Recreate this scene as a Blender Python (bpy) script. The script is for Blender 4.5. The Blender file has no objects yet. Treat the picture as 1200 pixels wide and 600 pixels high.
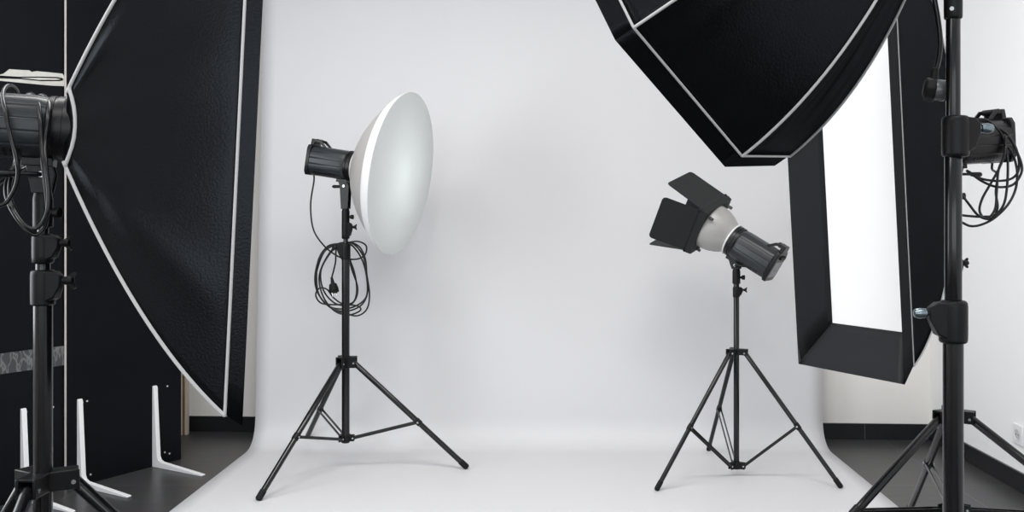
import bpy, bmesh, math, random
from mathutils import Vector as V, Matrix
PI = math.pi
random.seed(7)
scn = bpy.context.scene
col = scn.collection
CAMZ, F = 1.1, 1100.0          # camera height, focal length in pixels of the 1200 px frame


def at(px, py, y):
    """the point at depth y that the photograph shows at (px, py)"""
    return V(((px - 640) / F * y, y, CAMZ - (py - 258) / F * y))


# ------------------------------------------------------------------ materials
def lin(c):
    c /= 255.0
    return c / 12.92 if c <= .04045 else ((c + .055) / 1.055) ** 2.4


def rgb(r, g, b):
    return (lin(r), lin(g), lin(b), 1)


def mat(name, color, rough=.5, metal=0.0, spec=.5, bump=None, emit=None, mottling=None, sheen=0, trans=0, gloss=None):
    m = bpy.data.materials.new(name)
    m.use_nodes = True
    nt = m.node_tree
    p = nt.nodes['Principled BSDF']
    p.inputs['Base Color'].default_value = color
    p.inputs['Roughness'].default_value = rough
    p.inputs['Metallic'].default_value = metal
    p.inputs['Specular IOR Level'].default_value = spec
    if sheen:
        p.inputs['Sheen Weight'].default_value = sheen
    tc = nt.nodes.new('ShaderNodeTexCoord')
    if bump:
        sc, st, dist = bump
        n = nt.nodes.new('ShaderNodeTexNoise')
        n.inputs['Scale'].default_value = sc
        n.inputs['Detail'].default_value = 4
        nt.links.new(tc.outputs['Object'], n.inputs['Vector'])
        b = nt.nodes.new('ShaderNodeBump')
        b.inputs['Strength'].default_value = st
        b.inputs['Distance'].default_value = dist
        nt.links.new(n.outputs['Fac'], b.inputs['Height'])
        nt.links.new(b.outputs['Normal'], p.inputs['Normal'])
    if mottling:
        sc, amt = mottling
        n = nt.nodes.new('ShaderNodeTexNoise')
        n.inputs['Scale'].default_value = sc
        n.inputs['Detail'].default_value = 5
        nt.links.new(tc.outputs['Object'], n.inputs['Vector'])
        r = nt.nodes.new('ShaderNodeValToRGB')
        r.color_ramp.elements[0].position = .3
        r.color_ramp.elements[1].position = .7
        r.color_ramp.elements[0].color = [c * (1 - amt) for c in color[:3]] + [1]
        r.color_ramp.elements[1].color = [min(1, c * (1 + amt)) for c in color[:3]] + [1]
        nt.links.new(n.outputs['Fac'], r.inputs['Fac'])
        nt.links.new(r.outputs['Color'], p.inputs['Base Color'])
    if emit:
        p.inputs['Emission Color'].default_value = emit[:3] + (1,)
        p.inputs['Emission Strength'].default_value = emit[3]
    if gloss:
        # woven or matt-painted black: a diffuse body with a weak, broad lustre
        fac, gr, gc = gloss
        p.inputs['Specular IOR Level'].default_value = 0
        p.inputs['Roughness'].default_value = 1
        d = nt.nodes.new('ShaderNodeBsdfDiffuse')
        d.inputs['Color'].default_value = color
        g = nt.nodes.new('ShaderNodeBsdfGlossy')
        g.inputs['Color'].default_value = gc + (1,)
        g.inputs['Roughness'].default_value = gr
        mx = nt.nodes.new('ShaderNodeMixShader')
        mx.inputs[0].default_value = fac
        for src in (d, g):
            if p.inputs['Normal'].is_linked:
                nt.links.new(p.inputs['Normal'].links[0].from_socket, src.inputs['Normal'])
        if p.inputs['Base Color'].is_linked:
            nt.links.new(p.inputs['Base Color'].links[0].from_socket, d.inputs['Color'])
        nt.links.new(d.outputs[0], mx.inputs[1])
        nt.links.new(g.outputs[0], mx.inputs[2])
        nt.links.new(mx.outputs[0], nt.nodes['Material Output'].inputs['Surface'])
    if trans:
        t = nt.nodes.new('ShaderNodeBsdfTranslucent')
        t.inputs['Color'].default_value = color
        mx = nt.nodes.new('ShaderNodeMixShader')
        mx.inputs[0].default_value = trans
        nt.links.new(p.outputs[0], mx.inputs[1])
        nt.links.new(t.outputs[0], mx.inputs[2])
        nt.links.new(mx.outputs[0], nt.nodes['Material Output'].inputs['Surface'])
    return m


M_ = {}
M_['paper'] = mat('seamless_paper', (.635, .633, .647, 1), .5, spec=.3, mottling=(1.2, .012))
M_['nylon'] = mat('black_nylon', (.0050, .0050, .0060, 1), .40, bump=(260, .30, .0018), gloss=(.013, .21, (.82, .91, 1)))
M_['nylon_lit'] = mat('lit_black_lip_fabric', (.0225, .0235, .0255, 1), .5, bump=(220, .2, .0015), gloss=(.008, .4, (.9, .95, 1)))  # same black nylon, lightened: the diffuser's light on the lip is in the colour
M_['piping'] = mat('grey_white_piping', (.52, .52, .52, 1), .6, spec=.3, bump=(300, .3, .001))
M_['diffuser'] = mat('white_diffuser_cloth', (.85, .85, .85, 1), .8, spec=.1, emit=(1, 1, 1, .06))
M_['diffuser_off'] = mat('unlit_diffuser_cloth', (.8, .8, .8, 1), .8, spec=.1)
M_['sock'] = mat('stretch_diffuser_sock', (.80, .82, .82, 1), .7, spec=.2, trans=.45)
M_['band'] = mat('white_elastic_band', (.88, .88, .88, 1), .7, spec=.2, bump=(220, .6, .003))
M_['dish'] = mat('grey_white_dish_metal', (.45, .437, .42, 1), .45, spec=.4)
M_['reflector'] = mat('brushed_grey_reflector', (.37, .365, .35, 1), .42, metal=.3, spec=.4)
M_['flash'] = mat('slate_flash_housing', (.0175, .021, .0245, 1), .34, spec=.4)
M_['flash_black'] = mat('black_plastic', (.005, .005, .006, 1), .35, spec=.3)
M_['pole'] = mat('black_anodised_tube', (.0045, .0045, .0052, 1), .2, metal=.0, spec=.45)
M_['cast'] = mat('black_cast_plastic', (.006, .006, .0065, 1), .4, spec=.2, bump=(400, .15, .001))
M_['rubber'] = mat('black_rubber', (.008, .008, .008, 1), .6, spec=.2)
M_['chrome'] = mat('bright_steel', (.55, .58, .60, 1), .22, metal=1)
M_['steel_blue'] = mat('blued_steel', (.22, .27, .30, 1), .25, metal=.9)
M_['red'] = mat('red_plastic', (.42, .02, .04, 1), .4)
M_['cable'] = mat('black_cable_rubber', (.005, .005, .006, 1), .28, spec=.4)
M_['barn'] = mat('black_barn_door_paint', (.013, .0142, .0142, 1), .55, spec=.25)
M_['panel_face'] = mat('black_painted_board', (.0055, .0060, .0075, 1), .5, mottling=(3, .12), gloss=(.007, .35, (.9, .95, 1)))
M_['panel_edge'] = mat('pale_board_core', (.55, .50, .47, 1), .7)
M_['white_enamel'] = mat('white_enamel', (.72, .72, .73, 1), .45)
M_['screw'] = mat('pale_screw', (.6, .6, .6, 1), .4)
M_['white_tape'] = mat('torn_white_tape', (.55, .55, .51, 1), .7, mottling=(20, .12), bump=(80, .4, .002))
M_['wood'] = mat('brown_wood_core', (.20, .12, .055, 1), .6, mottling=(14, .25))
M_['cream_board'] = mat('cream_board', (.60, .54, .46, 1), .6)
M_['wall'] = mat('warm_white_wall_paint', (.83, .81, .775, 1), .75, spec=.2, bump=(60, .05, .002))
M_['wall_cool'] = mat('white_wall_paint', (.88, .88, .885, 1), .7, spec=.2, bump=(60, .05, .002))
M_['ceiling'] = mat('white_ceiling_paint', (.8, .8, .8, 1), .8, spec=.2)
M_['outlet'] = mat('white_socket_plastic', (.80, .81, .82, 1), .35)
M_['outlet_dark'] = mat('socket_hollow', (.55, .56, .57, 1), .5)
M_['black_hole'] = mat('socket_hole', (.02, .02, .02, 1), .6)
M_['panel_grey'] = mat('grey_control_plate', (.20, .21, .22, 1), .4, mottling=(60, .4))


def tile_material():
    m = bpy.data.materials.new('anthracite_tile')
    m.use_nodes = True
    nt = m.node_tree
    N, L = nt.nodes, nt.links
    p = N['Principled BSDF']
    g = N.new('ShaderNodeNewGeometry')
    mp = N.new('ShaderNodeMapping')
    mp.inputs['Location'].default_value = (-.489, -.3, 0)
    L.new(g.outputs['Position'], mp.inputs['Vector'])
    b = N.new('ShaderNodeTexBrick')
    b.offset = 0
    b.inputs['Scale'].default_value = 1
    b.inputs['Brick Width'].default_value = .6
    b.inputs['Row Height'].default_value = .6
    b.inputs['Mortar Size'].default_value = .002
    b.inputs['Mortar Smooth'].default_value = .2
    b.inputs['Color1'].default_value = (.038, .038, .039, 1)
    b.inputs['Color2'].default_value = (.044, .044, .045, 1)
    b.inputs['Mortar'].default_value = (.11, .11, .11, 1)
    L.new(mp.outputs[0], b.inputs['Vector'])
    n = N.new('ShaderNodeTexNoise')
    n.inputs['Scale'].default_value = 7
    n.inputs['Detail'].default_value = 6
    mp2 = N.new('ShaderNodeMapping')
    mp2.inputs['Scale'].default_value = (1, 4, 1)
    L.new(g.outputs['Position'], mp2.inputs['Vector'])
    L.new(mp2.outputs[0], n.inputs['Vector'])
    mx = N.new('ShaderNodeMix')
    mx.data_type = 'RGBA'
    mx.blend_type = 'MULTIPLY'
    mx.inputs[0].default_value = .5
    L.new(b.outputs['Color'], mx.inputs[6])
    L.new(n.outputs['Color'], mx.inputs[7])
    mx2 = N.new('ShaderNodeMix')
    mx2.data_type = 'RGBA'
    mx2.blend_type = 'ADD'
    mx2.inputs[0].default_value = .25
    L.new(b.outputs['Color'], mx2.inputs[7])
    L.new(mx.outputs[2], mx2.inputs[6])
    L.new(mx2.outputs[2], p.inputs['Base Color'])
    p.inputs['Roughness'].default_value = .34
    p.inputs['Specular IOR Level'].default_value = .45
    bp = N.new('ShaderNodeBump')
    bp.inputs['Strength'].default_value = .12
    bp.inputs['Distance'].default_value = .004
    L.new(n.outputs['Fac'], bp.inputs['Height'])
    L.new(bp.outputs['Normal'], p.inputs['Normal'])
    return m


M_['tile'] = tile_material()
M_['skirting'] = mat('anthracite_skirting_tile', (.013, .0135, .015, 1), .3, spec=.35, mottling=(6, .15))


def grey_tape_material():
    m = mat('wrinkled_grey_tape', (.035, .037, .04, 1), .4)
    nt = m.node_tree
    N, L = nt.nodes, nt.links
    tc = N.new('ShaderNodeTexCoord')
    mp = N.new('ShaderNodeMapping')
    mp.inputs['Scale'].default_value = (26, 26, 9)
    L.new(tc.outputs['Object'], mp.inputs['Vector'])
    nz = N.new('ShaderNodeTexNoise')
    nz.inputs['Scale'].default_value = 1.2
    L.new(mp.outputs[0], nz.inputs['Vector'])
    ad = N.new('ShaderNodeVectorMath')
    ad.operation = 'MULTIPLY_ADD'
    L.new(nz.outputs['Color'], ad.inputs[0])
    ad.inputs[1].default_value = (2, 2, 2)
    L.new(mp.outputs[0], ad.inputs[2])
    v = N.new('ShaderNodeTexVoronoi')
    v.feature = 'DISTANCE_TO_EDGE'
    v.inputs['Scale'].default_value = 1
    L.new(ad.outputs[0], v.inputs['Vector'])
    r = N.new('ShaderNodeValToRGB')
    r.color_ramp.elements[0].position = 0
    r.color_ramp.elements[1].position = .12
    r.color_ramp.elements[0].color = (.16, .165, .165, 1)
    r.color_ramp.elements[1].color = (.042, .045, .05, 1)
    L.new(v.outputs['Distance'], r.inputs['Fac'])
    L.new(r.outputs['Color'], N['Principled BSDF'].inputs['Base Color'])
    return m


M_['grey_tape'] = grey_tape_material()


# ------------------------------------------------------------------ mesh builder
def basis(a, up=V((0, 0, 1))):
    a = a.normalized()
    if abs(a.dot(up)) > .98:
        up = V((1, 0, 0))
    s = up.cross(a).normalized()
    return a, s, a.cross(s)


def catmull(pts, n=8, closed=False):
    P = [V(p) for p in pts]
    out = []
    m = len(P)
    for i in range(m if closed else m - 1):
        p0 = P[i - 1] if (i > 0 or closed) else P[0]
        p1, p2 = P[i], P[(i + 1) % m]
        p3 = P[(i + 2) % m] if (i + 2 < m or closed) else P[-1]
        for k in range(n):
            t = k / n
            out.append(.5 * ((2 * p1) + (p2 - p0) * t + (2 * p0 - 5 * p1 + 4 * p2 - p3) * t * t + (3 * p1 - p0 - 3 * p2 + p3) * t ** 3))
    if not closed:
        out.append(P[-1])
    return out


class MB:
    def __init__(self):
        self.v, self.f = [], []

    def add(self, vs, fs):
        o = len(self.v)
        self.v += [V(p) for p in vs]
        self.f += [[i + o for i in f] for f in fs]
        return self

    def box(self, c, h, ax=None):
        ax = ax or (V((1, 0, 0)), V((0, 1, 0)), V((0, 0, 1)))
        c = V(c)
        vs = [c + ax[0] * h[0] * i + ax[1] * h[1] * j + ax[2] * h[2] * k for i in (-1, 1) for j in (-1, 1) for k in (-1, 1)]
        return self.add(vs, [(0, 1, 3, 2), (4, 6, 7, 5), (0, 4, 5, 1), (2, 3, 7, 6), (0, 2, 6, 4), (1, 5, 7, 3)])

    def rod(self, p, q, r, r2=None, seg=20):
        return self.tube([V(p), V(q)], r, seg, r2)

    def tube(self, pts, r, seg=10, r2=None, caps=True):
        n = len(pts)
        vs, fs = [], []
        t0 = (pts[1] - pts[0]).normalized()
        _, s, u = basis(t0)
        prev = t0
        for i, p in enumerate(pts):
            t = (pts[min(i + 1, n - 1)] - pts[max(i - 1, 0)])
            t = t.normalized() if t.length > 1e-9 else prev
            q = prev.rotation_difference(t)
            s = q @ s
            u = q @ u
            prev = t
            rr = r if r2 is None else r + (r2 - r) * i / (n - 1)
            for k in range(seg):
                a = 2 * PI * k / seg
                vs.append(p + (s * math.cos(a) + u * math.sin(a)) * rr)
        for i in range(n - 1):
            for k in range(seg):
                k2 = (k + 1) % seg
                fs.append((i * seg + k, i * seg + k2, (i + 1) * seg + k2, (i + 1) * seg + k))
        if caps:
            fs.append(tuple(range(seg))[::-1])
            fs.append(tuple((n - 1) * seg + k for k in range(seg)))
        return self.add(vs, fs)

    def lathe(self, o, a, prof, seg=40, s=None, u=None, shape=None, caps=True):
        """prof: (distance along a, radius)"""
        o = V(o)
        if s is None:
            a, s, u = basis(V(a))
        vs, fs = [], []
        for t, r in prof:
            for k in range(seg):
                th = 2 * PI * k / seg
                q = r * (shape(th) if shape else 1)
                vs.append(o + a * t + (s * math.cos(th) + u * math.sin(th)) * q)
        for i in range(len(prof) - 1):
            for k in range(seg):
                k2 = (k + 1) % seg
                fs.append((i * seg + k, i * seg + k2, (i + 1) * seg + k2, (i + 1) * seg + k))
        if caps:
            fs.append(tuple(range(seg))[::-1])
            fs.append(tuple((len(prof) - 1) * seg + k for k in range(seg)))
        return self.add(vs, fs)

    def grid(self, P):
        r, c = len(P), len(P[0])
        return self.add([p for row in P for p in row],
                        [(i * c + j, i * c + j + 1, (i + 1) * c + j + 1, (i + 1) * c + j) for i in range(r - 1) for j in range(c - 1)])

    def prism(self, poly, off):
        n = len(poly)
        poly = [V(p) for p in poly]
        off = V(off)
        return self.add(poly + [p + off for p in poly],
                        [tuple(range(n))[::-1], tuple(range(n, 2 * n))] + [(i, (i + 1) % n, n + (i + 1) % n, n + i) for i in range(n)])

    def build(self, name, m, parent=None, bevel=0, smooth=True, thick=0, loc=None, off=-1):
        base = parent.get('_base') if parent else None
        base = V(base) if base else (V(loc) if loc else V((0, 0, 0)))
        me = bpy.data.meshes.new(name)
        me.from_pydata([p - base for p in self.v], [], self.f)
        me.update()
        bm = bmesh.new()
        bm.from_mesh(me)
        bmesh.ops.recalc_face_normals(bm, faces=bm.faces)
        bm.to_mesh(me)
        bm.free()
        me.materials.append(m if not isinstance(m, str) else M_[m])
        if smooth:
            me.shade_smooth()
            me.set_sharp_from_angle(angle=math.radians(38))
        o = bpy.data.objects.new(name, me)
        col.objects.link(o)
        if parent:
            o.parent = parent
            o['_base'] = list(base)
        else:
            o.location = base
            o['_base'] = list(base)
        if thick:
            md = o.modifiers.new('thickness', 'SOLIDIFY')
            md.thickness = thick
            md.offset = off
        if bevel:
            md = o.modifiers.new('bevel', 'BEVEL')
            md.width = bevel
            md.segments = 2
            md.limit_method = 'ANGLE'
            md.angle_limit = math.radians(40)
        return o


def thing(name, label, cat, loc, group=None):
    o = bpy.data.objects.new(name, None)
    o.empty_display_size = .05
    col.objects.link(o)
    o.location = loc
    o['_base'] = list(loc)
    return tag(o, label, cat, group)


def tag(o, label, cat, group=None):
    o['label'] = label
    o['category'] = cat
    if group:
        o['group'] = group
    return o


def struct(o):
    o['kind'] = 'structure'
    return o


# ------------------------------------------------------------------ the room
XL, XR, YF, H = -2.75, 1.925, -2.7, 2.9
WL, WR = V((XL, 4.945, 0)), V((XR, 4.70, 0))      # foot of the back wall (it runs slightly askew)
nb = V((-(WR - WL).y, (WR - WL).x, 0)).normalized()
struct(MB().box(((XL + XR) / 2, 1.2, -.05), ((XR - XL) / 2 + .15, 4.1, .05)).build('floor', 'tile', smooth=False))
struct(MB().box(((XL + XR) / 2, 1.2, H + .05), ((XR - XL) / 2 + .15, 4.1, .05)).build('ceiling', 'ceiling', smooth=False))
struct(MB().prism([WL, WR, WR + V((0, 0, H)), WL + V((0, 0, H))], nb * .12).build('wall_back', 'wall', smooth=False))
struct(MB().box((XR + .06, 1.15, H / 2), (.06, 3.95, H / 2)).build('wall_right', 'wall_cool', smooth=False))
w = MB()
LW = (1.15, 2.6)                                   # window opening of the left wall, left of the front softbox
for a, b in ((-2.8, LW[0]), (LW[1], 5.1)):
    w.box((XL - .06, (a + b) / 2, H / 2), (.06, (b - a) / 2, H / 2))
w.box((XL - .06, sum(LW) / 2, .35), (.06, (LW[1] - LW[0]) / 2, .35))
w.box((XL - .06, sum(LW) / 2, (2.6 + H) / 2), (.06, (LW[1] - LW[0]) / 2, (H - 2.6) / 2))
struct(w.build('wall_left', 'wall', smooth=False))
w = MB()
for y in (LW[0], sum(LW) / 2, LW[1]):
    w.box((XL - .03, y, 1.65), (.03, .03, .95))
for z in (.7, 2.6):
    w.box((XL - .03, sum(LW) / 2, z), (.03, (LW[1] - LW[0]) / 2, .03))
struct(w.build('window_3', 'white_enamel', smooth=False))
# front wall behind the camera, with two window openings
wins = [(-2.35, -.55), (-.05, 1.55)]
w = MB()
z0, z1 = .75, 2.55
xs = [XL] + [x for p in wins for x in p] + [XR]
for i in range(0, len(xs), 2):
    w.box(((xs[i] + xs[i + 1]) / 2, YF - .06, H / 2), ((xs[i + 1] - xs[i]) / 2, .06, H / 2))
for a, b in wins:
    w.box(((a + b) / 2, YF - .06, z0 / 2), ((b - a) / 2, .06, z0 / 2))
    w.box(((a + b) / 2, YF - .06, (z1 + H) / 2), ((b - a) / 2, .06, (H - z1) / 2))
struct(w.build('wall_front', 'wall', smooth=False))
for i, (a, b) in enumerate(wins):
    w = MB()
    for x in (a, (a + b) / 2, b):
        w.box((x, YF - .03, (z0 + z1) / 2), (.03, .03, (z1 - z0) / 2))
    for z in (z0, z1):
        w.box(((a + b) / 2, YF - .03, z), ((b - a) / 2, .03, .03))
    struct(w.build('window_%d' % (i + 1), 'white_enamel', smooth=False))


def skirting(name, p, q, inward, joints):
    """a row of skirting tiles from p to q, cut at the given distances from p"""
    d = (q - p)
    L = d.length
    d.normalize()
    m = MB()
    cuts = [0] + [j for j in joints if 0 < j < L] + [L]
    for i in range(len(cuts) - 1):
        a, b = p + d * (cuts[i] + .0012), p + d * (cuts[i + 1] - .0012)
        m.prism([a, b, b + V((0, 0, .079)), a + V((0, 0, .079))], inward * .010)
    o = struct(m.build(name, 'skirting', smooth=False, bevel=.0012))
    g = MB().prism([p, q, q + V((0, 0, .0795)), p + V((0, 0, .0795))], inward * .0085)
    g = struct(g.build(name.replace('baseboard', 'trim'), mat('skirting_joint', (.12, .12, .12, 1), .8), smooth=False))
    return o


skirting('baseboard_back', WL, WR, -nb, [.155 + .6 * k for k in range(9)])
skirting('baseboard_right', V((XR, YF, 0)), V((XR, 4.70, 0)), V((-1, 0, 0)), [.28 + .6 * k for k in range(13)])
skirting('baseboard_left', V((XL, YF, 0)), V((XL, 4.94, 0)), V((1, 0, 0)), [.28 + .6 * k for k in range(13)])

# wall socket
t = thing('wall_socket', 'white wall socket low on the right wall above the skirting', 'socket', (XR, 3.82, .228))
MB().box((XR - .004, 3.82, .228), (.004, .041, .041)).build('face_plate', 'outlet', t, bevel=.003)
m = MB().lathe((XR - .0085, 3.82, .228), (1, 0, 0), [(-.002, .024), (-.002, .021), (.0, .0205)], 32, caps=False).build('socket_ring', 'outlet', t)
MB().lathe((XR - .0088, 3.82, .228), (1, 0, 0), [(0, .0205), (.0006, .0205)], 32).build('socket_well', 'outlet_dark', t)
pm = MB()
for dy in (-.0095, .0095):
    pm.rod((XR - .0096, 3.82 + dy, .228), (XR - .0086, 3.82 + dy, .228), .0026, seg=12)
pm.build('pin_hole', 'black_hole', t)

# ------------------------------------------------------------------ seamless paper
PX0, PX1 = -1.42, 1.35
prof = []
for k in range(13):
    prof.append((2.2 + (4.415 - 2.2) * k / 12, .0012))
L_, yy_, zz_ = .27, 4.415, .0012                   # the sweep: its slope eases in and out along this length
for k in range(1, 25):
    q = (k - .5) / 24
    a = (PI / 2 - .07) * q * q * (3 - 2 * q)
    yy_ += L_ / 24 * math.cos(a)
    zz_ += L_ / 24 * math.sin(a)
    prof.append((yy_, zz_))
y0_, zz = prof[-1]
for k in range(1, 21):
    z = zz + (2.66 - zz) * k / 20
    prof.append((y0_ + .16 * ((z - zz) / 2.5) ** .9, z))
bd = thing('paper_backdrop', 'wide light grey seamless paper sweep hanging behind the two middle lamps', 'backdrop', (0, 4.4, 0))
g = []
for y, z in prof:
    row = []
    for j in range(41):
        x = PX0 + (PX1 - PX0) * j / 40
        e = abs(j - 20) / 20.0
        # the hanging part bellies very slightly
        row.append(V((x, y + (.006 * math.sin(x * 2.1 + z) if z > .3 else 0), z)))
    g.append(row)
MB().grid(g).build('paper_sheet', 'paper', bd, thick=.0008, off=0)
yt, zt = prof[-1]
MB().rod((PX0 - .03, yt + .045, zt + .02), (PX1 + .03, yt + .045, zt + .02), .045, seg=32).build('paper_roll', 'paper', bd)
MB().rod((PX0 - .16, yt + .045, zt + .02), (PX1 + .16, yt + .045, zt + .02), .018).build('crossbar', 'pole', bd)
hb = MB()
for x in (PX0 - .1, PX1 + .1):
    hb.box((x, yt + .045, (zt + H) / 2), (.012, .02, (H - zt) / 2))
hb.build('ceiling_hanger', 'cast', bd)

# ------------------------------------------------------------------ black partition panels with L-brackets
P0 = V((-1.68, 4.32, 0))
pd = V((-.5, -.866, 0)).normalized()         # along the panels, towards the camera
pn = V((.866, -.5, 0)).normalized()          # out of their faces
ZU = V((0, 0, 1))
THK = .03


def panel_point(px, py, lift):
    """the point of the panel face seen at a pixel"""
    r = V(((px - 640) / F, 1, -(py - 258) / F))
    c = V((0, 0, CAMZ))
    k = (P0 + pn * lift - c).dot(pn) / r.dot(pn)
    return c + r * k


def bracket(parent, s, lift):
    o = P0 + pd * s + pn * lift
    prof = [(0, 0), (.322, 0), (.325, .004), (.322, .008), (.06, .027), (.042, .034), (.034, .05), (.013, .355), (.008, .361), (.002, .361), (0, .355)]
    b = MB().prism([o - pd * .010 + pn * x + ZU * z for x, z in prof], pd * .020).build('bracket', 'white_enamel', parent, bevel=.002)
    b['label'] = 'white metal L-shaped bracket used as a foot'
    sc = MB()
    for q in (.345, .03):
        sc.rod(o - pd * .011 + pn * .008 + ZU * q, o - pd * .0125 + pn * .008 + ZU * q, .0032, seg=10)
    sc.build('screw', 'screw', b)


def screws(parent, pts, lift):
    for px, py in pts:
        c = panel_point(px, py, lift)
        MB().rod(c - pn * .002, c + pn * .002, .004, seg=10).build('screw', 'screw', parent)


def panel(s0, s1, lift, label, edge_faces):
    a = P0 + pd * s0 + pn * lift
    b = P0 + pd * s1 + pn * lift
    t = thing('partition_panel', label, 'panel', (a + b) / 2 - pn * THK / 2, 'black partition panels')
    MB().prism([a, b, b + ZU * 2.45, a + ZU * 2.45], -pn * THK).build('board', 'panel_face', t, smooth=False)
    e = MB()
    if 'near' in edge_faces:
        e.prism([b, b + pd * .004, b + pd * .004 + ZU * 2.45, b + ZU * 2.45], -pn * .008)
    e.build('edge_strip', 'panel_edge', t, smooth=False)['label'] = 'pale raw edge'
    return t


S1 = .56
p2 = panel(0, S1, 0, 'black standing panel behind the left softbox with two white L-brackets', ['near'])
p1 = panel(S1 + .008, 1.85, -.012, 'black standing panel at the left edge with torn white tape and a grey band', ['near'])
bracket(p2, .145, 0)
bracket(p2, .505, 0)
bracket(p1, .735, -.012)
screws(p2, [(196, 452.5), (193, 530), (198.5, 531.5), (98, 555), (106, 556), (102, 470)], 0)
screws(p1, [(62, 477)], -.012)


def flat_on_panel(name, m, parent, poly, lift, th):
    return MB().prism([panel_point(x, y, lift) for x, y in poly], pn * th).build(name, m, parent, smooth=False)


o = flat_on_panel('tape_strip', 'white_tape', p1, [(-40, 88), (0, 87.3), (4, 86.3), (11, 81), (24, 82), (34, 82.4), (37, 84.3), (43, 83.4), (60, 85), (73, 86.3), (76.5, 92), (76, 101),
                                                  (60, 100.3), (30, 97.6), (0, 94.6), (-40, 92)], -.012, .0012)
o['label'] = 'torn white paper tape'
flat_on_panel('tape_tear', 'panel_face', o, [(-40, 89), (0, 88.6), (22, 90.0), (45, 89.8), (66, 90.2), (73, 91.5), (74, 94), (70, 95.0), (48, 95.0), (24, 92.6), (0, 91.8), (-40, 91)], -.0108, .0012)
flat_on_panel('tape_sliver', 'white_tape', o, [(24, 91.4), (46, 91.2), (66, 91.8), (71, 93), (66, 93.6), (46, 93.6)], -.0096, .0012)
o = flat_on_panel('tape_strip', 'grey_tape', p1, [(-30, 418.5), (0, 414.5), (40, 409.2), (77, 405.2), (77, 427.5), (40, 433.0), (0, 438.5), (-30, 443)], -.012, .001)
o['label'] = 'wrinkled grey tape band'

# board behind the panels
bp = V((-1.85, 4.79, 0))
bo = thing('wooden_board', 'thin upright wooden board with cream faces beside the back wall skirting', 'board', bp)
MB().box((-1.8575, 4.82, 1.1), (.0065, .010, 1.1)).build('board_core', 'wood', bo, smooth=False)
MB().box((-1.8445, 4.82, 1.1), (.0065, .012, 1.1)).build('board_face', 'cream_board', bo, smooth=False)
MB().box((-1.8705, 4.82, 1.1), (.0065, .012, 1.1)).build('board_face', 'cream_board', bo, smooth=False)


# ------------------------------------------------------------------ light stands
def locking_collar(t, x, y, za, zb, r, az, knob_mat='cast', wing=True, r_in=None):
    """a moulded clamp collar with a boss and a tightening knob"""
    o = V((x, y, 0))
    h = zb - za
    c = MB().lathe(o, (0, 0, 1), [(za, r * .86), (za + .003, r * .98), (za + h * .25, r), (zb - h * .15, r), (zb - .004, r * .97), (zb, r * .84)], 32)
    d = V((math.cos(az), math.sin(az), 0))
    n = V((-d.y, d.x, 0))
    zm = zb - h * .3
    # boss: a swelling that runs out to the screw
    c.add([o + d * (r * .3) + n * (r * .8 * i) + ZU * z for i in (-1, 1) for z in (za + h * .05, zb - .002)] +
          [o + d * (r * 1.25) + n * (r * .55 * i) + ZU * z for i in (-1, 1) for z in (za + h * .2, zb - h * .05)] +
          [o + d * (r * 1.8) + n * (r * .32 * i) + ZU * z for i in (-1, 1) for z in (zm - h * .13, zm + h * .13)],
          [(0, 1, 3, 2), (0, 4, 5, 1), (2, 3, 7, 6), (1, 5, 7, 3), (0, 2, 6, 4), (4, 8, 9, 5), (6, 7, 11, 10), (5, 9, 11, 7), (4, 6, 10, 8), (8, 10, 11, 9)])
    co = c.build('locking_collar', 'cast', t, bevel=.0025)
    k0 = o + d * (r * 1.75) + ZU * zm
    kr = r * .36
    k = MB().lathe(k0, d, [(0, kr * .5), (r * .15, kr * .55), (r * .2, kr * .95), (r * .7, kr * 1.1), (r * 1.05, kr * .8), (r * 1.1, kr * .4)], 20)
    if wing:
        k.prism([k0 + d * (r * .35) + ZU * (-r * .25), k0 + d * (r * 1.05) + ZU * (-r * .75), k0 + d * (r * 1.25) + ZU * (-r * .6), k0 + d * r * .9,
                 k0 + d * (r * 1.25) + ZU * (r * .6), k0 + d * (r * 1.05) + ZU * (r * .75), k0 + d * (r * .35) + ZU * (r * .25)], n * r * .28)
    k.build('knob', knob_mat, co, bevel=.001)
    return co


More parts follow.
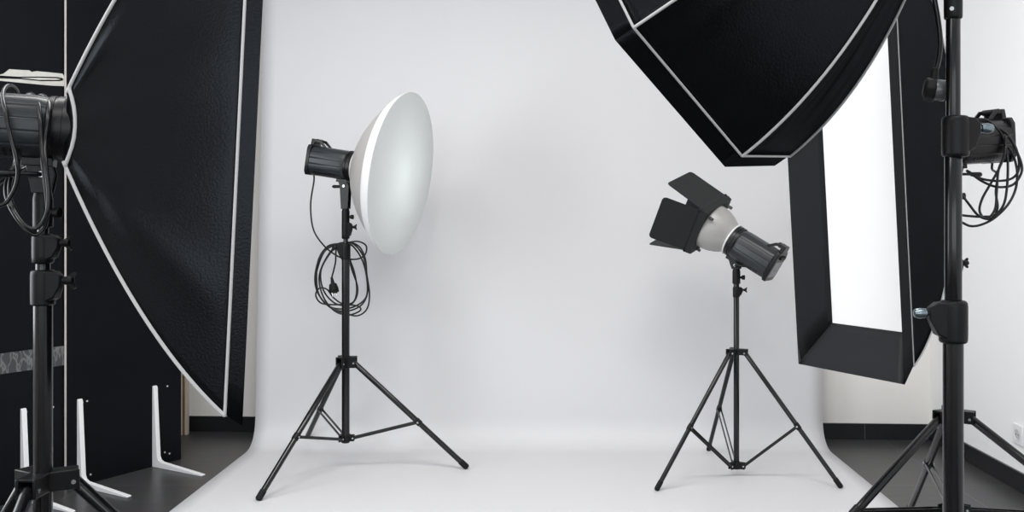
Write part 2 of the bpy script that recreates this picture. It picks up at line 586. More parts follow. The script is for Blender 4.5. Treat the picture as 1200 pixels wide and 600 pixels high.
def light_stand(label, x, y, zf, hub, low, azs, Rf, sections, collars, leg_r=.0115, hub_h=.05, hub_r=.035, tj=.57, knob_mat='cast', red=None):
    """hub/low: heights of the two tripod collars; azs, Rf: directions and reach of the feet"""
    t = thing('light_stand', label, 'stand', (x, y, zf), 'light stands')
    o = V((x, y, 0))
    for i, (za, zb, r) in enumerate(sections):
        m = MB().lathe(o, (0, 0, 1), [(za, r * .9), (za + .002, r), (zb - .002, r), (zb, r * .9)], 36)
        m.build('pole_section', 'pole', t)
    pr_ = sections[0][2]
    # tripod hub with three clevis blocks
    hm = MB().lathe(o, ZU, [(hub - hub_h / 2, pr_ * 1.25), (hub - hub_h / 2 + .003, pr_ * 1.4), (hub + hub_h / 2 - .003, pr_ * 1.4), (hub + hub_h / 2, pr_ * 1.25)], 32)
    lm_ = MB().lathe(o, ZU, [(low - .016, pr_ * 1.25), (low - .013, pr_ * 1.4), (low + .013, pr_ * 1.4), (low + .016, pr_ * 1.25)], 32)
    pins, lpins = [], []
    for az in azs:
        d = V((math.cos(az), math.sin(az), 0))
        n = V((-d.y, d.x, 0))
        for i in (-1, 1):
            hm.box(o + d * (pr_ + hub_r) / 2 + n * (leg_r * 1.25 * i) + ZU * hub, ((hub_r - pr_) / 2 + .008, .003, hub_h / 2), (d, n, ZU))
            lm_.box(o + d * (pr_ + hub_r * .8) / 2 + n * (.008 * i) + ZU * low, ((hub_r * .8 - pr_) / 2 + .006, .0025, .014), (d, n, ZU))
        hm.box(o + d * (pr_ + hub_r) / 2 + ZU * (hub + hub_h * .42), ((hub_r - pr_) / 2 + .006, leg_r * 1.25, hub_h * .08), (d, n, ZU))
        pins.append(MB().rod(o + d * hub_r * .95 - n * (leg_r * 1.25 + .0048) + ZU * (hub - .004), o + d * hub_r * .95 + n * (leg_r * 1.25 + .0048) + ZU * (hub - .004), .0042, seg=14))
        lpins.append(MB().rod(o + d * hub_r * .82 - n * .0125 + ZU * low, o + d * hub_r * .82 + n * .0125 + ZU * low, .0036, seg=14))
    ho = hm.build('tripod_collar', 'cast', t, bevel=.002)
    for q in pins:
        q.build('rivet', 'chrome', ho)
    if red is not None:
        az = red
        d = V((math.cos(az), math.sin(az), 0))
        MB().box(o + d * (pr_ * 1.4 + .006) + ZU * (hub - .004), (.008, .005, hub_h * .34), (d, V((-d.y, d.x, 0)), ZU)).build('release_button', 'red', ho, bevel=.002)
    lo = lm_.build('brace_collar', 'cast', t, bevel=.0015)
    for q in lpins:
        q.build('rivet', 'chrome', lo)
    for az in azs:
        d = V((math.cos(az), math.sin(az), 0))
        n = V((-d.y, d.x, 0))
        top = o + d * hub_r * .95 + ZU * (hub - .004)
        foot = o + d * Rf + ZU * (zf + leg_r * .75)
        ax = (foot - top).normalized()
        lg = MB().lathe(top - ax * .004, ax, [(0, leg_r * .8), (.004, leg_r), ((foot - top).length * .55, leg_r), ((foot - top).length * .56, leg_r * .97), ((foot - top).length - .02, leg_r * .97)], 24).build('leg', 'pole', t)
        MB().lathe(foot - ax * .035, ax, [(0, leg_r * 1.12), (.036, leg_r * 1.12), (.042, leg_r * .8)], 20).build('rubber_foot', 'rubber', lg)
        jp = top.lerp(foot, tj)
        br = MB()
        st = o + d * hub_r * .82 + ZU * low
        bd_ = (jp - st).normalized()
        bu = n.cross(bd_)
        for i in (-1, 1):
            br.box((st + jp) / 2 + n * (leg_r * .85 * i), ((jp - st).length / 2 + .006, .0018, .006), (bd_, n, bu))
        bo_ = br.build('brace', 'pole', t, bevel=.001)
        MB().rod(jp - n * (leg_r + .0045), jp + n * (leg_r + .0045), .004, seg=12).build('rivet', 'chrome', bo_)
        jc = MB().lathe(jp - ax * .014, ax, [(0, leg_r * 1.05), (.001, leg_r * 1.18), (.027, leg_r * 1.18), (.028, leg_r * 1.05)], 20)
        jc.build('brace_clip', 'cast', lg)
    for za, zb, r, az in collars:
        locking_collar(t, x, y, za, zb, r, az, knob_mat)
    return t


def rad(*a):
    return [math.radians(q) for q in a]


FLOORZ, PAPZ = 0.0, .0018
# middle left stand (big white dish)
SX, SY = -.887, 4.154
light_stand('black tripod stand under the round white dish with a cable coil on it', SX, SY, PAPZ, .473, .137, rad(243.6, -1, 123.7), .535,
            [(.115, .93, .0172), (.92, 1.05, .0105), (1.02, 1.098, .0095)], [(.925, .998, .021, rad(195)[0]), (1.017, 1.092, .0175, rad(-10)[0])], .0122, .05, .040, .57, red=rad(200)[0])
# spot stand
TX, TY = .818, 4.036
light_stand('black tripod stand carrying the spotlight with barn doors', TX, TY, PAPZ, .535, .047, rad(211.5, 334, 96), .432,
            [(.03, .83, .0122), (.80, .85, .008)], [(.768, .815, .0155, rad(-20)[0])], .0098, .026, .040, .56)
# far stand of the strip softbox
QX, QY = 1.205, 2.785
light_stand('black tripod stand behind the front pole at right holding the tall strip softbox', QX, QY, PAPZ, .521, .248, rad(205, -35, 78), .75,
            [(.22, .95, .0172), (.93, 1.16, .0105)], [(.93, .99, .021, rad(20)[0])], .0125, .036, .054, .46, red=rad(190)[0])
# front right stand (octagonal softbox)
OX, OY = .6895, 1.59
k_ = OY / F


def zy(py, y):
    return CAMZ - (py - 258) / F * y


t_o = light_stand('tall black light stand in the right foreground whose pole crosses the whole frame', OX, OY, FLOORZ, .45, .2, rad(-90, 30, 150), .55,
                  [(.17, zy(395, OY), .0166), (zy(398, OY), zy(180, OY), .0141), (zy(184, OY), zy(18, OY), .0117), (zy(20, OY), 1.73, .0095)],
                  [], .0125, .05, .042, .55)
locking_collar(t_o, OX, OY, zy(402, OY), zy(352, OY), .0235, rad(180)[0], 'steel_blue', wing=False)
locking_collar(t_o, OX + .004, OY, zy(184, OY), zy(136, OY), .0225, rad(0)[0], 'steel_blue', wing=False)
c3 = locking_collar(t_o, OX, OY, zy(23, OY), zy(-25, OY), .0150, rad(90)[0], 'steel_blue', wing=False)
MB().rod(at(1115.5, 10, OY - .0155), at(1115.5, 10, OY - .0100), .0035, seg=14).build('bolt', 'chrome', c3)
# front left stand
LX, LY = -.930, 1.735
light_stand('tall black light stand at the left edge under the front flash head', LX, LY, FLOORZ, zy(563.5, LY), .3, rad(30, 150, 270), .57,
            [(.27, zy(352, LY), .0165), (zy(356, LY), zy(300, LY), .0125), (zy(306, LY), 1.10, .0095)],
            [(zy(358, LY), zy(316, LY), .0215, rad(-8)[0]), (zy(309, LY), zy(274, LY), .0190, rad(-8)[0])], .0125, .036, .052, .57, red=rad(170)[0])


# ------------------------------------------------------------------ flash heads
def frame3(yaw, pitch, roll=0):
    a = V((math.cos(yaw) * math.cos(pitch), math.sin(yaw) * math.cos(pitch), math.sin(pitch)))
    s = V((-math.sin(yaw), math.cos(yaw), 0))
    u = a.cross(s)
    return a, math.cos(roll) * s + math.sin(roll) * u, -math.sin(roll) * s + math.cos(roll) * u


def flash_head(label, o, yaw, pitch, L, r, pole, pole_top, lever=-1, bt=.05, skin='flash'):
    """o: centre of the front ring; the body runs back from it along -a; pole: (x, y) of its stand"""
    o = V(o)
    a, s, u = frame3(yaw, pitch)
    t = thing('flash_head', label, 'studio flash', o - a * bt - u * r, 'studio flash heads')

    def shape(th):
        c, sn = abs(math.cos(th)), abs(math.sin(th))
        q = 1.0 / (c ** 2.7 + sn ** 2.7) ** (1 / 2.7)
        for k in range(16):
            dd = abs((th - (k + .5) * PI / 8 + PI) % (2 * PI) - PI)
            if dd < .022:
                q *= .985
        return q
    b = r * .965
    MB().lathe(o, a, [(-L + .016, b * .95), (-L + .02, b), (-.052, b), (-.046, b * .985), (-.036, b * .97), (-.03, b * .9)], 192, s, u, shape).build('housing', skin, t)
    fr = MB().lathe(o, a, [(-.034, r * .9), (-.033, r * .99), (-.024, r), (-.0235, r * .96), (-.019, r * .96), (-.0185, r), (-.006, r), (-.0055, r * .96), (-.002, r * .96), (-.002, r * .8)], 64, s, u)
    fr.build('front_ring', 'flash_black', t)
    # rear plate that rises into the handle
    e = -L
    pts = [(-.92, -.72), (-.72, -.98), (.72, -.98), (.92, -.72), (.92, .74), (.78, 1.0), (.5, 1.0), (.44, 1.40), (-.44, 1.40), (-.5, 1.0), (-.78, 1.0), (-.92, .74)]
    rp = MB().prism([o + a * (e + .018) + s * (x * r) + u * (y * r) for x, y in pts], -a * .018).build('rear_panel', 'flash_black', t, bevel=.003)
    ctl = MB().prism([o + a * e + s * (x * r) + u * (y * r) for x, y in ((-.7, -.7), (.7, -.7), (.7, .35), (-.7, .35))], -a * .0015).build('control_panel', 'panel_grey', rp)
    kb = MB()
    for x, y in ((-.35, .66), (.35, .66), (0, .66)):
        kb.lathe(o + a * e + s * (x * r) + u * (y * r), -a, [(0, r * .12), (.007, r * .12), (.009, r * .09)], 16)
    kb.build('dial', 'flash_black', rp)
    # carry handle: two arms sloping to the housing and a grip
    h = MB()
    for i in (-1, 1):
        h.prism([o + s * (r * .40 * i - r * .04) + a * (e + q) + u * (y * r) for q, y in ((.004, 1.40), (.045, 1.36), (.078, .93), (.062, .93), (.038, 1.2), (.004, 1.22))], s * r * .08)
    h.lathe(o + a * (e + .026) + u * (1.29 * r) - s * (r * .4), s, [(0, r * .13), (r * .8, r * .13)], 16)
    h.build('carry_handle', 'flash_black', t, bevel=.001)
    vt = MB()
    for k in range(9):
        for th in (-.78, -.98, PI + .78, PI + .98):
            dv = s * math.cos(th) + u * math.sin(th)
            c = o + a * (-.075 - k * .012) + dv * (b * shape(th) * 1.002)
            vt.box(c, (.003, .0045, .0016), (a, dv.cross(a), dv))
    vt.build('cooling_vent', 'flash_black', t)
    # tilting bracket
    px, py = pole
    top = o - a * bt - u * (r * .96)
    piv = V((px, py, top.z - .028))
    ah = V((math.cos(yaw), math.sin(yaw), 0))
    sh = V((-math.sin(yaw), math.cos(yaw), 0))
    br = MB().box(top - u * .004, (.026, .022, .008), (a, s, u))
    zb = pole_top + .052
    for i in (-1, 1):
        br.prism([top - u * .002 + sh * (.014 * i - .002) + a * q for q in (-.022, .022)] + [piv + sh * (.014 * i - .002) + ah * q + ZU * z for q, z in ((.022, 0), (.016, zb - piv.z), (-.016, zb - piv.z), (-.022, 0))], sh * .004)
    bo = br.build('tilt_bracket', 'flash_black', t, bevel=.001)
    MB().rod(piv - sh * .023, piv + sh * .023, .0055, seg=14).build('pivot_bolt', 'chrome', bo)
    MB().lathe((px, py, 0), ZU, [(pole_top - .012, .014), (pole_top - .010, .0172), (pole_top + .04, .0172), (zb + .006, .014), (zb + .012, .008)], 24).build('stand_socket', 'cast', bo)
    lv = MB().tube(catmull([piv + sh * .016 * lever, piv + sh * .03 * lever - ah * .004, piv + sh * .036 * lever - ah * .025, piv + sh * .036 * lever - ah * .07], 5), .0042, 10)
    lv.lathe(piv + sh * .036 * lever - ah * .035, -ah, [(0, .004), (.003, .0065), (.04, .0075), (.046, .004)], 16)
    lv.build('tilt_lever', 'flash_black', bo)
    d = V((1, -.15, 0)).normalized()
    kz = pole_top + .016
    sk = MB().lathe(V((px, py, kz)) + d * .013, d, [(0, .005), (.008, .005), (.009, .009), (.022, .0105), (.024, .006)], 16)
    sk.build('socket_knob', 'cast', bo, bevel=.001)
    return t, o, a, s, u


fl_left = flash_head('dark slate flash head at the left edge wrapped with its own cable', (-.8857, 1.7494, 1.268), .3207, -.0461, .30, .061, (LX, LY), 1.098)
DY = -math.radians(12.8)
DP = -.155
fm_a = frame3(DY, DP)[0]
fm_o = V((SX, SY, 1.343)) + fm_a * .05
fl_mid = flash_head('dark slate flash head behind the round white dish', fm_o, DY, DP, .215, .068, (SX, SY), 1.098, lever=1)
sp_a, sp_s, sp_u = frame3(2.611, .5334, -.3492)
sp_c = V((.707, 4.1111, 1.0819))
sp_o = sp_c - sp_a * .13
fl_spot = flash_head('dark slate flash head tilted up behind the grey reflector and barn doors', sp_o, 2.611, .5334, .225, .070, (TX, TY), .838, lever=1, bt=.045)
R_M, R_yaw, R_pitch = V((1.1634, 2.7569, 1.325)), 3.6176, -.0682
fl_strip = flash_head('black flash head behind the front right pole with a tangle of cable', R_M, R_yaw, R_pitch, .245, .068, (QX, QY), 1.155, lever=1, skin='flash_black')
O_M, O_yaw, O_pitch, O_roll = V((.6573, 1.6058, 1.7958)), 2.608, -.457, -.4559
fl_octa = flash_head('flash head carrying the octagonal softbox at the top of the front right pole', O_M, O_yaw, O_pitch, .25, .066, (OX, OY), 1.715)


# ------------------------------------------------------------------ softboxes
def softbox(label, M, yaw, pitch, roll, d, seam, ring, rim_s, lip, bulge, dif_s, lit, sag=.012, pip=.0034, inner=None, ribs_all=True):
    """seam: corner points (s, u) of the front seam; ring: the matching points on the speed ring; rim_s: the rim corners"""
    a, s, u = frame3(yaw, pitch, roll)
    M = V(M)
    t = thing('softbox', label, 'softbox', M, 'softboxes')
    n = len(seam)
    P2 = lambda q, dist: M + a * dist + s * q[0] + u * q[1]
    NT, NV = 28, 48

    def rib(i, k):
        g = k + (bulge[i % n] if isinstance(bulge, tuple) else bulge) * k * (1 - k)
        q = (ring[i % n][0] + (seam[i % n][0] - ring[i % n][0]) * g, ring[i % n][1] + (seam[i % n][1] - ring[i % n][1]) * g)
        return q, d * k
    for i in range(n):
        rows = []
        en = (V(seam[i]) + V(seam[(i + 1) % n])).normalized()
        for ti in range(NT + 1):
            k = ti / NT
            (q0, dd), (q1, _) = rib(i, k), rib(i + 1, k)
            row = []
            for vi in range(NV + 1):
                v = vi / NV
                x, y = q0[0] + (q1[0] - q0[0]) * v, q0[1] + (q1[1] - q0[1]) * v
                f = 1 - (sag / max(.05, math.hypot(x, y))) * math.sin(PI * v) * math.sin(PI * min(1, k * 1.05))
                # soft wrinkles fanning out from the ring
                wv = .003 * math.sin(v * 23 + 3 * k + i) * math.sin(PI * v) * k * (1 - k) * 2
                # pulled folds that run beside the ribs
                wv += .015 * math.exp(-((v - .80) / .06) ** 2) * min(1, 3 * k) * (1 - k) ** .7
                wv += .012 * math.exp(-((v - .13) / .05) ** 2) * max(0, 1 - k / .45) * min(1, 5 * k)
                row.append(M + a * (dd) + (s * x + u * y) * f + (s * en.x + u * en.y) * wv)
            rows.append(row)
        MB().grid(rows).build('side_panel', 'nylon', t, thick=.0025)
        # lip
        A0, B0 = seam[i], seam[(i + 1) % n]
        A1, B1 = rim_s[i], rim_s[(i + 1) % n]
        rows = []
        for k in range(7):
            row = []
            for v in range(17):
                w0 = V((A0[0], A0[1])).lerp(V((B0[0], B0[1])), v / 16)
                w1 = V((A1[0], A1[1])).lerp(V((B1[0], B1[1])), v / 16)
                q = w0.lerp(w1, k / 6)
                row.append(P2(q, d + lip * k / 6))
            rows.append(row)
        inn = inner or [(x * dif_s, y * dif_s) for x, y in seam]
        C0, D0 = inn[i], inn[(i + 1) % n]
        for k in range(1, 7):
            row = []
            for v in range(17):
                w1 = V((A1[0], A1[1])).lerp(V((B1[0], B1[1])), v / 16) * .996
                w2 = V((C0[0], C0[1])).lerp(V((D0[0], D0[1])), v / 16)
                q = w1.lerp(w2, k / 6)
                row.append(P2(q, d + lip * (1 - k / 6) + (.002 if k < 6 else .0015)))
            rows.append(row)
        MB().grid(rows).build('front_lip', 'nylon_lit' if lit else 'nylon', t, thick=.0012)
    for i in range(n):
        # white piping on the rib and on the front seam
        pts = []
        for ti in range(NT + 1):
            q, dd = rib(i, ti / NT)
            ln = math.hypot(*q)
            pts.append(P2((q[0] * (1 + .002 / ln), q[1] * (1 + .002 / ln)), dd))
        MB().tube(pts, pip, 8).build('piping', 'piping', t)
        pts = [P2(V(seam[i]).lerp(V(seam[(i + 1) % n]), v / 16) * 1.003, d) for v in range(17)]
        MB().tube(pts, pip * .85, 8).build('piping', 'piping', t)
    inn = inner or [(x * dif_s, y * dif_s) for x, y in seam]
    c0 = (0, 0)
    rows = []
    for k in range(9):
        rows.append([P2(V(c0).lerp(V(inn[i % n]), k / 8), d - .006 * (1 - (k / 8) ** 2)) for i in range(n + 1)])
    MB().grid(rows).build('diffuser', 'diffuser' if lit else 'diffuser_off', t)
    rr = max(math.hypot(*q) for q in ring) * (.78 if n == 4 else .95)
    sr = MB().lathe(M, a, [(-.006, rr * .82), (-.008, rr * .9), (-.006, rr * .99), (.012, rr * 1.0), (.014, rr * .9), (.012, rr * .82), (-.006, rr * .82)], 48, caps=False)
    sr.build('speed_ring', 'flash_black', t)
    # ring seam piping
    pts = []
    for i in range(n):
        q0, q1 = V(ring[i]), V(ring[(i + 1) % n])
        for v in range(8):
            q = q0.lerp(q1, v / 8)
            q = q * (1.13 + .10 * math.sin(PI * v / 8)) if n == 4 else q
            pts.append(P2(q, .004 + .014 * math.sin(PI * v / 8)))
    pts.append(pts[0])
    MB().tube(pts, pip, 8).build('piping', 'piping', t)
    return t


def rect(w, h):
    return [(-w / 2, -h / 2), (w / 2, -h / 2), (w / 2, h / 2), (-w / 2, h / 2)]


softbox('tall black softbox seen from its side at left with white piping', (-.8857, 1.7494, 1.268), .3207, -.0461, 0, .2963, rect(.4271, .986), rect(.12, .122),
        rect(.4271 * 1.02, .9991 * 1.026), .030, (.40, .40, .6, .6), .97, False, sag=.006)
softbox('tall narrow black strip softbox at right with a glowing white front', R_M, R_yaw, R_pitch, 0, .3359, rect(.3108, 1.1765), rect(.12, .12),
        rect(.3919, 1.2415), .0806, .6, .8546, True, sag=.008, pip=.0025)
octd = [(math.cos(k * PI / 4), math.sin(k * PI / 4)) for k in range(8)]
softbox('large black octagonal softbox hanging in from the top right, seen from behind', O_M, O_yaw, O_pitch, O_roll, .5154, [(x * .4188, y * .4188) for x, y in octd],
        [(x * .085, y * .085) for x, y in octd], [(x * .423, y * .423) for x, y in octd], .0355, .7028, .97, False, sag=.010, pip=.0026)

# ------------------------------------------------------------------ beauty dish on the middle flash
a, s, u = frame3(DY, DP)
t = thing('beauty_dish', 'large round white beauty dish with a stretched cloth front on the left middle stand', 'beauty dish', fm_o)
bowl = [(.0, .062), (.010, .068), (.016, .085), (.03, .122), (.05, .164), (.074, .205), (.105, .247), (.14, .287), (.17, .316), (.19, .334), (.210, .350)]
MB().lathe(fm_o, a, bowl, 96, s, u, caps=False).build('bowl', 'dish', t, thick=.003)
MB().lathe(fm_o, a, [(.172, .3200), (.175, .3240), (.192, .3395), (.207, .350), (.220, .358), (.222, .3555)], 96, s, u, caps=False).build('elastic_band', 'band', t, thick=.002)
front = [(.2205, .3580), (.223, .3570)] + [(.223 + .008 * (1 - (k / 12) ** 2), .357 * k / 12 + 1e-4) for k in range(11, -1, -1)]
MB().lathe(fm_o, a, front, 96, s, u).build('diffuser_sock', 'sock', t)
MB().lathe(fm_o, a, [(-.001, .071), (.0, .073), (.010, .073), (.012, .069)], 64, s, u).build('mount_ring', 'dish', t)

l = bpy.data.lights.new('modelling_lamp', 'POINT')
l.energy, l.shadow_soft_size, l.color = 6.2, .075, (.95, 1, 1)
lo = bpy.data.objects.new('modelling_lamp', l)
lo.location = fm_o + a * .025
MB().lathe(fm_o + a * .085, a, [(0, .032), (.003, .035), (.006, .03), (.009, .015)], 48, s, u).build('added_deflector', 'dish', t)  # unseen disc added behind the sock to soften the lamp's hot spot
col.objects.link(lo)

# ------------------------------------------------------------------ reflector and barn doors on the spot
t = thing('reflector', 'round grey metal reflector on the tilted spot flash', 'reflector', sp_o)
rf = [(-.001, .062), (.004, .064), (.010, .065), (.022, .0745), (.040, .085), (.065, .0955), (.09, .1015), (.115, .104), (.128, .1045)]
MB().lathe(sp_o, sp_a, rf, 80, sp_s, sp_u, caps=False).build('bowl', 'reflector', t, thick=.002)
MB().lathe(sp_o, sp_a, [(-.002, .0705), (0, .0725), (.004, .0725), (.006, .068)], 64, sp_s, sp_u).build('mount_ring', 'white_enamel', t)

t = thing('barn_doors', 'black four-leaf barn doors on the grey reflector', 'barn doors', sp_c)
hw = .1058
fr = MB()
q = hw
pts_o = []
outer, innr = [], []
for k in range(48):
    th = 2 * PI * k / 48
    c, sn = math.cos(th), math.sin(th)
    m_ = max(abs(c), abs(sn))
    outer.append(((q + .006) * c / m_, (q + .006) * sn / m_))
    innr.append((.1065 * c, .1065 * sn))
rows = []
W = lambda p, d_: sp_c + sp_a * d_ + sp_s * p[0] + sp_u * p[1]
for d_, lst in ((-.019, innr), (-.019, [(x * .97, y * .97) for x, y in outer]), (.0, outer), (.012, outer), (.012, innr), (-.019, innr)):
    rows.append([W(p, d_) for p in lst + lst[:1]])
fr.grid(rows)
fro = fr.build('frame', 'barn', t)
skirt = MB()
clip = MB()
for k in range(4):
    th = PI / 4 + k * PI / 2
    c = W((.112 * math.cos(th), .112 * math.sin(th)), -.036)
    dr = sp_s * math.cos(th) + sp_u * math.sin(th)
    clip.box(c + dr * .006, (.010, .005, .006), (sp_a, sp_a.cross(dr), dr))
clip.build('clip', 'flash_black', fro, bevel=.001)
for name, dv, ev, L, ph, wd in (('top', sp_u, sp_s, .192, .0843, .2116), ('bottom', -sp_u, sp_s, .192, .45, .2116), ('near', sp_s, sp_u, .1662, .4203, .2116), ('far', -sp_s, sp_u, .1662, .08, .2116)):
    od = (math.cos(ph) * sp_a + math.sin(ph) * dv)
    hc = sp_c + sp_a * .014 + dv * (hw + .004)
    nn = od.cross(ev).normalized()
    wo = wd * .5 * (1.02 if name in ('near', 'far') else .97)
    wi = wd * .5
    rc = .016
    poly = [hc - ev * wi, hc + ev * wi, hc + ev * wo + od * (L - rc), hc + ev * (wo - .3 * rc) + od * (L - .3 * rc), hc + ev * (wo - rc) + od * L,
            hc - ev * (wo - rc) + od * L, hc - ev * (wo - .3 * rc) + od * (L - .3 * rc), hc - ev * wo + od * (L - rc)]
    lf = MB().prism(poly, nn * .0016).build('door_leaf', 'barn', t, smooth=False)
    hg = MB().rod(hc - ev * wi * .92, hc + ev * wi * .92, .0035, seg=12)
    for i in (-1, 1):
        hg.lathe(hc + ev * (wi * .95 * i), ev * i, [(0, .003), (.001, .007), (.009, .007), (.011, .004)], 14)
    hg.build('hinge', 'flash_black', lf)


# ------------------------------------------------------------------ power cords
def cable(parent, pts, r, n=8):
    return MB().tube(catmull(pts, n), r, 10).build('cable', 'cable', parent)


def plug(parent, p, d, size=1.0):
    """a moulded earthed plug whose body points along d, with two steel pins"""
    d = d.normalized()
    _, s_, u_ = basis(d)
    po = MB().lathe(p, d, [(-.045 * size, .0045 * size), (-.02 * size, .008 * size), (-.018 * size, .014 * size), (.0, .0185 * size), (.014 * size, .0185 * size), (.016 * size, .017 * size)], 24).build('plug', 'rubber', parent, bevel=.001)
    pi_ = MB()
    for i in (-1, 1):
        pi_.rod(p + d * .014 * size + s_ * (.0095 * i * size), p + d * .034 * size + s_ * (.0095 * i * size), .0024 * size, seg=10)
    pi_.build('plug_pin', 'chrome', po)


# coil hanging on the middle stand
yb = SY + .028
tail = fl_mid[1] - fl_mid[2] * .195 - fl_mid[4] * .064
t = thing('power_cord', 'black power cord coiled on the stand of the round white dish', 'power cord', tail, 'power cords')
P = [tail, tail - ZU * .03, at(364, 240, tail.y), at(367, 268, tail.y - .01), at(378, 286, SY + .02), at(392, 298, SY + .03), at(404, 303, yb + .005), at(419, 303.5, yb), at(428, 298, yb), at(429, 288, yb), at(420, 283, yb), at(408, 284, yb)]
loops = [
    [(398, 285), (384, 291), (373, 306), (369, 328), (374, 346), (388, 361), (404, 367), (419, 370), (430, 362), (433, 345), (430, 322), (428, 303), (421, 289), (409, 284)],
    [(397, 286), (381, 294), (372, 315), (370, 334), (378, 352), (393, 363), (410, 364), (425, 356), (431, 340), (429, 315), (424, 297), (412, 285)],
    [(398, 287), (386, 298), (376, 318), (379, 340), (392, 355), (408, 358), (417, 350), (419, 336), (413, 318), (409, 303), (408, 290)],
    [(399, 287), (388, 294), (377, 313), (374, 330), (380, 350), (393, 365), (409, 369), (422, 364), (420, 359), (407, 357), (390, 357), (376, 355), (370, 346), (374, 338), (383, 339), (391, 349), (402, 356), (414, 354), (418, 341), (416, 322), (410, 304), (405, 290)],
    [(400, 286), (385, 288), (374, 302), (371, 320), (373, 343), (384, 358), (399, 362), (416, 359), (429, 348), (430, 328), (425, 306), (415, 290), (406, 285)],
    [(398, 285), (394, 292), (393, 308), (391.5, 324)]]
for i, lp in enumerate(loops):
    for x, y in lp:
        P.append(at(x, y, yb + .006 * ((i * 2) % 5) - .004 * math.sin(x * .4)))
pq, pdv = at(391, 338, yb), V((.25, -.3, -1)).normalized()
P[-1] = pq - pdv * .05
P.append(pq - pdv * .044)
cable(t, P, .0037)
plug(t, pq, pdv, 1.15)

# cable wound round the left flash
o_, a_, s_, u_ = fl_left[1:]


def on_left(px, py, side=1, lift=.004):
    """point at a pixel in front (side 1) of, level with (0) or behind (-1) the left flash body"""
    k = (o_.x * F - (px - 640) * o_.y) / (a_.x * F - (px - 640) * a_.y)
    y = (o_ - a_ * k).y
    return at(px, py, y - side * (.0615 + lift))


t = thing('power_cord', 'black power cord wound over the flash head at the left edge', 'power cord', o_ - a_ * .28 - u_ * .06, 'power cords')
Q = [o_ - a_ * .285 - u_ * .055, on_left(-75, 215, .6), on_left(-40, 240, 1), on_left(0, 241, 1.1), on_left(15, 226, 1.15), on_left(21, 205, 1.2), on_left(19, 185, 1.25), on_left(12, 158, 1.05), on_left(6, 130, .95), on_left(3, 112, .55),
     on_left(6, 103, .2), on_left(12, 100, -.1), on_left(19, 105, -.5), on_left(22, 118, -.95), on_left(22, 150, -1.1), on_left(18, 190, -1.0), on_left(10, 205, -.2), on_left(6.5, 222, .5), on_left(10, 238, .9), on_left(20, 256, 1.1), on_left(33, 271, 1.2),
     on_left(43, 275, 1.2), on_left(52, 266, 1.2), on_left(56, 248, 1.25), on_left(54, 222, 1.3), on_left(50.5, 192, 1.25), on_left(48.5, 165, 1.05), on_left(47.5, 140, .95), on_left(45, 121, .6), on_left(40, 112.5, .15), on_left(34, 110.5, -.1), on_left(29, 117, -.6),
     on_left(28, 150, -1.1), on_left(26, 190, -1.0), on_left(17, 200, -.1), on_left(11.5, 216, .5), on_left(13, 236, .9), on_left(25, 258, 1.2), on_left(38, 268, 1.3), on_left(49, 262, 1.3), on_left(56, 246, 1.35),
     on_left(57, 225, 1.35), on_left(54, 192, 1.3), on_left(53, 165, 1.05), on_left(56.5, 138, .95), on_left(57.5, 122, .6), on_left(53, 113.5, .15), on_left(47, 112, -.1), on_left(43, 119, -.6), on_left(42, 150, -1.1),
     on_left(36, 190, -1.0), on_left(18, 202, -.6), on_left(0, 214, -.4), on_left(-14, 232, .3), on_left(-22, 248, .9), on_left(-30, 300, 1.1), on_left(-34, 400, 1.1)]
cable(t, Q, .0037)

# tangle on the strip softbox's flash
o_, a_, s_, u_ = fl_strip[1:]
yq = (o_ - a_ * .22).y - .075
tl = o_ - a_ * .215 - u_ * .066
t = thing('power_cord', 'black power cord tangled over the flash behind the front right pole', 'power cord', tl, 'power cords')
R = [tl, tl - ZU * .02]
for i, lp in enumerate([
        [(1169, 205), (1167, 225), (1169, 243), (1164, 255), (1154, 256), (1148, 247), (1151, 233), (1161, 215), (1172, 195), (1178, 175)],
        [(1174, 158), (1160, 143), (1149, 139.5), (1142, 142), (1150, 141), (1168, 149), (1183, 160), (1192, 178), (1194, 198), (1186, 209), (1170, 212), (1152, 210), (1139, 205)],
        [(1133, 200), (1138, 203), (1150, 212), (1168, 219), (1186, 217), (1196, 205), (1197, 192), (1189, 172), (1181, 160), (1178, 168), (1181, 190), (1180, 220), (1176, 240), (1166, 252), (1150, 254), (1134, 253)],
        [(1122, 252), (1119, 256), (1128, 261), (1138, 265), (1151, 263), (1166, 255), (1181, 240), (1190, 222), (1192, 202), (1188, 184), (1180, 172)],
        [(1176, 185), (1170, 200), (1168, 225), (1166, 245), (1157, 256), (1146, 252), (1136, 240), (1126, 226), (1120, 214)]]):
    for x, y in lp:
        R.append(at(x, y, yq - .004 * i - .003 * math.sin(x * .3)))
cable(t, R, .0037)

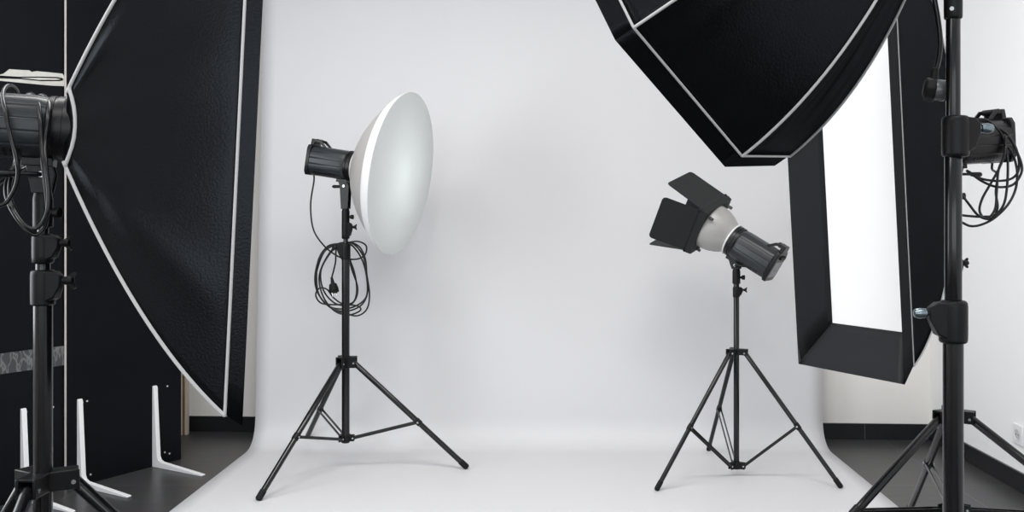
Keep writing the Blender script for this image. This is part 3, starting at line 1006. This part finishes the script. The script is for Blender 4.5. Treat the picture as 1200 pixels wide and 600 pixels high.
# plug dangling from the flash at the top of the front right pole
o_, a_, s_, u_ = fl_octa[1:]
tl = o_ - a_ * .22 - u_ * .064
t = thing('power_cord', 'black power cord dangling from above left of the front right pole', 'power cord', tl, 'power cords')
yo = OY + .035
cable(t, [tl, tl - ZU * .04, at(1150, -220, yo + .03), at(1100, -130, yo + .01), at(1090, -60, yo), at(1093, -15, yo), at(1099, 20, yo), at(1102, 48, yo), at(1100, 70, yo), at(1096, 84, yo), at(1094.5, 90, yo)], .0044)
pg = MB().tube([at(1096, 80, yo), at(1094, 95, yo)], .0058, 12, .0085)
c = at(1090.5, 105, yo)
dx = V((.93, -.25, -.12)).normalized()
pg.lathe(c, dx, [(-.012, .012), (-.008, .0205), (.004, .0225), (.008, .0195)], 8)
po = pg.build('plug', 'rubber', t, bevel=.0015)
MB().lathe(c + dx * .006, dx, [(0, .0185), (.016, .0185), (.018, .017)], 24).build('plug_face', mat('grey_plug_face', (.10, .105, .11, 1), .25), po)
pi_ = MB()
for i in (-1, 1):
    pi_.rod(c + dx * .022 + V((0, 0, .0085 * i)), c + dx * .043 + V((0, 0, .0085 * i)), .0026, seg=12)
pi_.build('plug_pin', 'chrome', po)

# ------------------------------------------------------------------ light: daylight windows behind the camera and ceiling panels
W_ = bpy.data.worlds.new('world')
scn.world = W_
W_.use_nodes = True
W_.node_tree.nodes['Background'].inputs[0].default_value = (.80, .88, 1, 1)
W_.node_tree.nodes['Background'].inputs[1].default_value = 1.0


def area(name, loc, rot, sx, sy, power, color):
    l = bpy.data.lights.new(name, 'AREA')
    l.shape = 'RECTANGLE'
    l.size, l.size_y = sx, sy
    l.energy = power
    l.color = color
    o = bpy.data.objects.new(name, l)
    o.location = loc
    o.rotation_euler = rot
    col.objects.link(o)
    return o


for i, (a0, b0) in enumerate(wins):
    area('window_daylight', ((a0 + b0) / 2, YF + .02, (z0 + z1) / 2), (PI / 2, 0, 0), b0 - a0, z1 - z0, (26, 24)[i], (.93, .96, 1))
area('window_daylight', (XL + .02, sum(LW) / 2, 1.65), (0, -PI / 2, 0), 1.9, 1.45, 52, (.93, .96, 1))
for x, y, p in ((-1.25, .6, 20), (.6, .6, 20), (-.9, 2.6, 31), (.5, 2.6, 31)):
    area('ceiling_panel_light', (x, y, H - .03), (0, 0, 0), 1.2, .6, p, (1, .98, .96))

# ------------------------------------------------------------------ camera
cd = bpy.data.cameras.new('camera')
cam = bpy.data.objects.new('camera', cd)
col.objects.link(cam)
cam.location = (0, 0, CAMZ)
cam.rotation_euler = (PI / 2, 0, 0)
cd.sensor_width = 36
cd.lens = 36 * F / 1200
cd.shift_x = -40 / 1200
cd.shift_y = -42 / 1200
cd.clip_start = .02
scn.camera = cam
scn.view_settings.view_transform = 'Standard'
scn.view_settings.look = 'None'
scn.view_settings.gamma = 1
scn.view_settings.use_curve_mapping = False
scn.view_settings.exposure = 0.0
for o in list(col.objects):
    if '_base' in o:
        del o['_base']
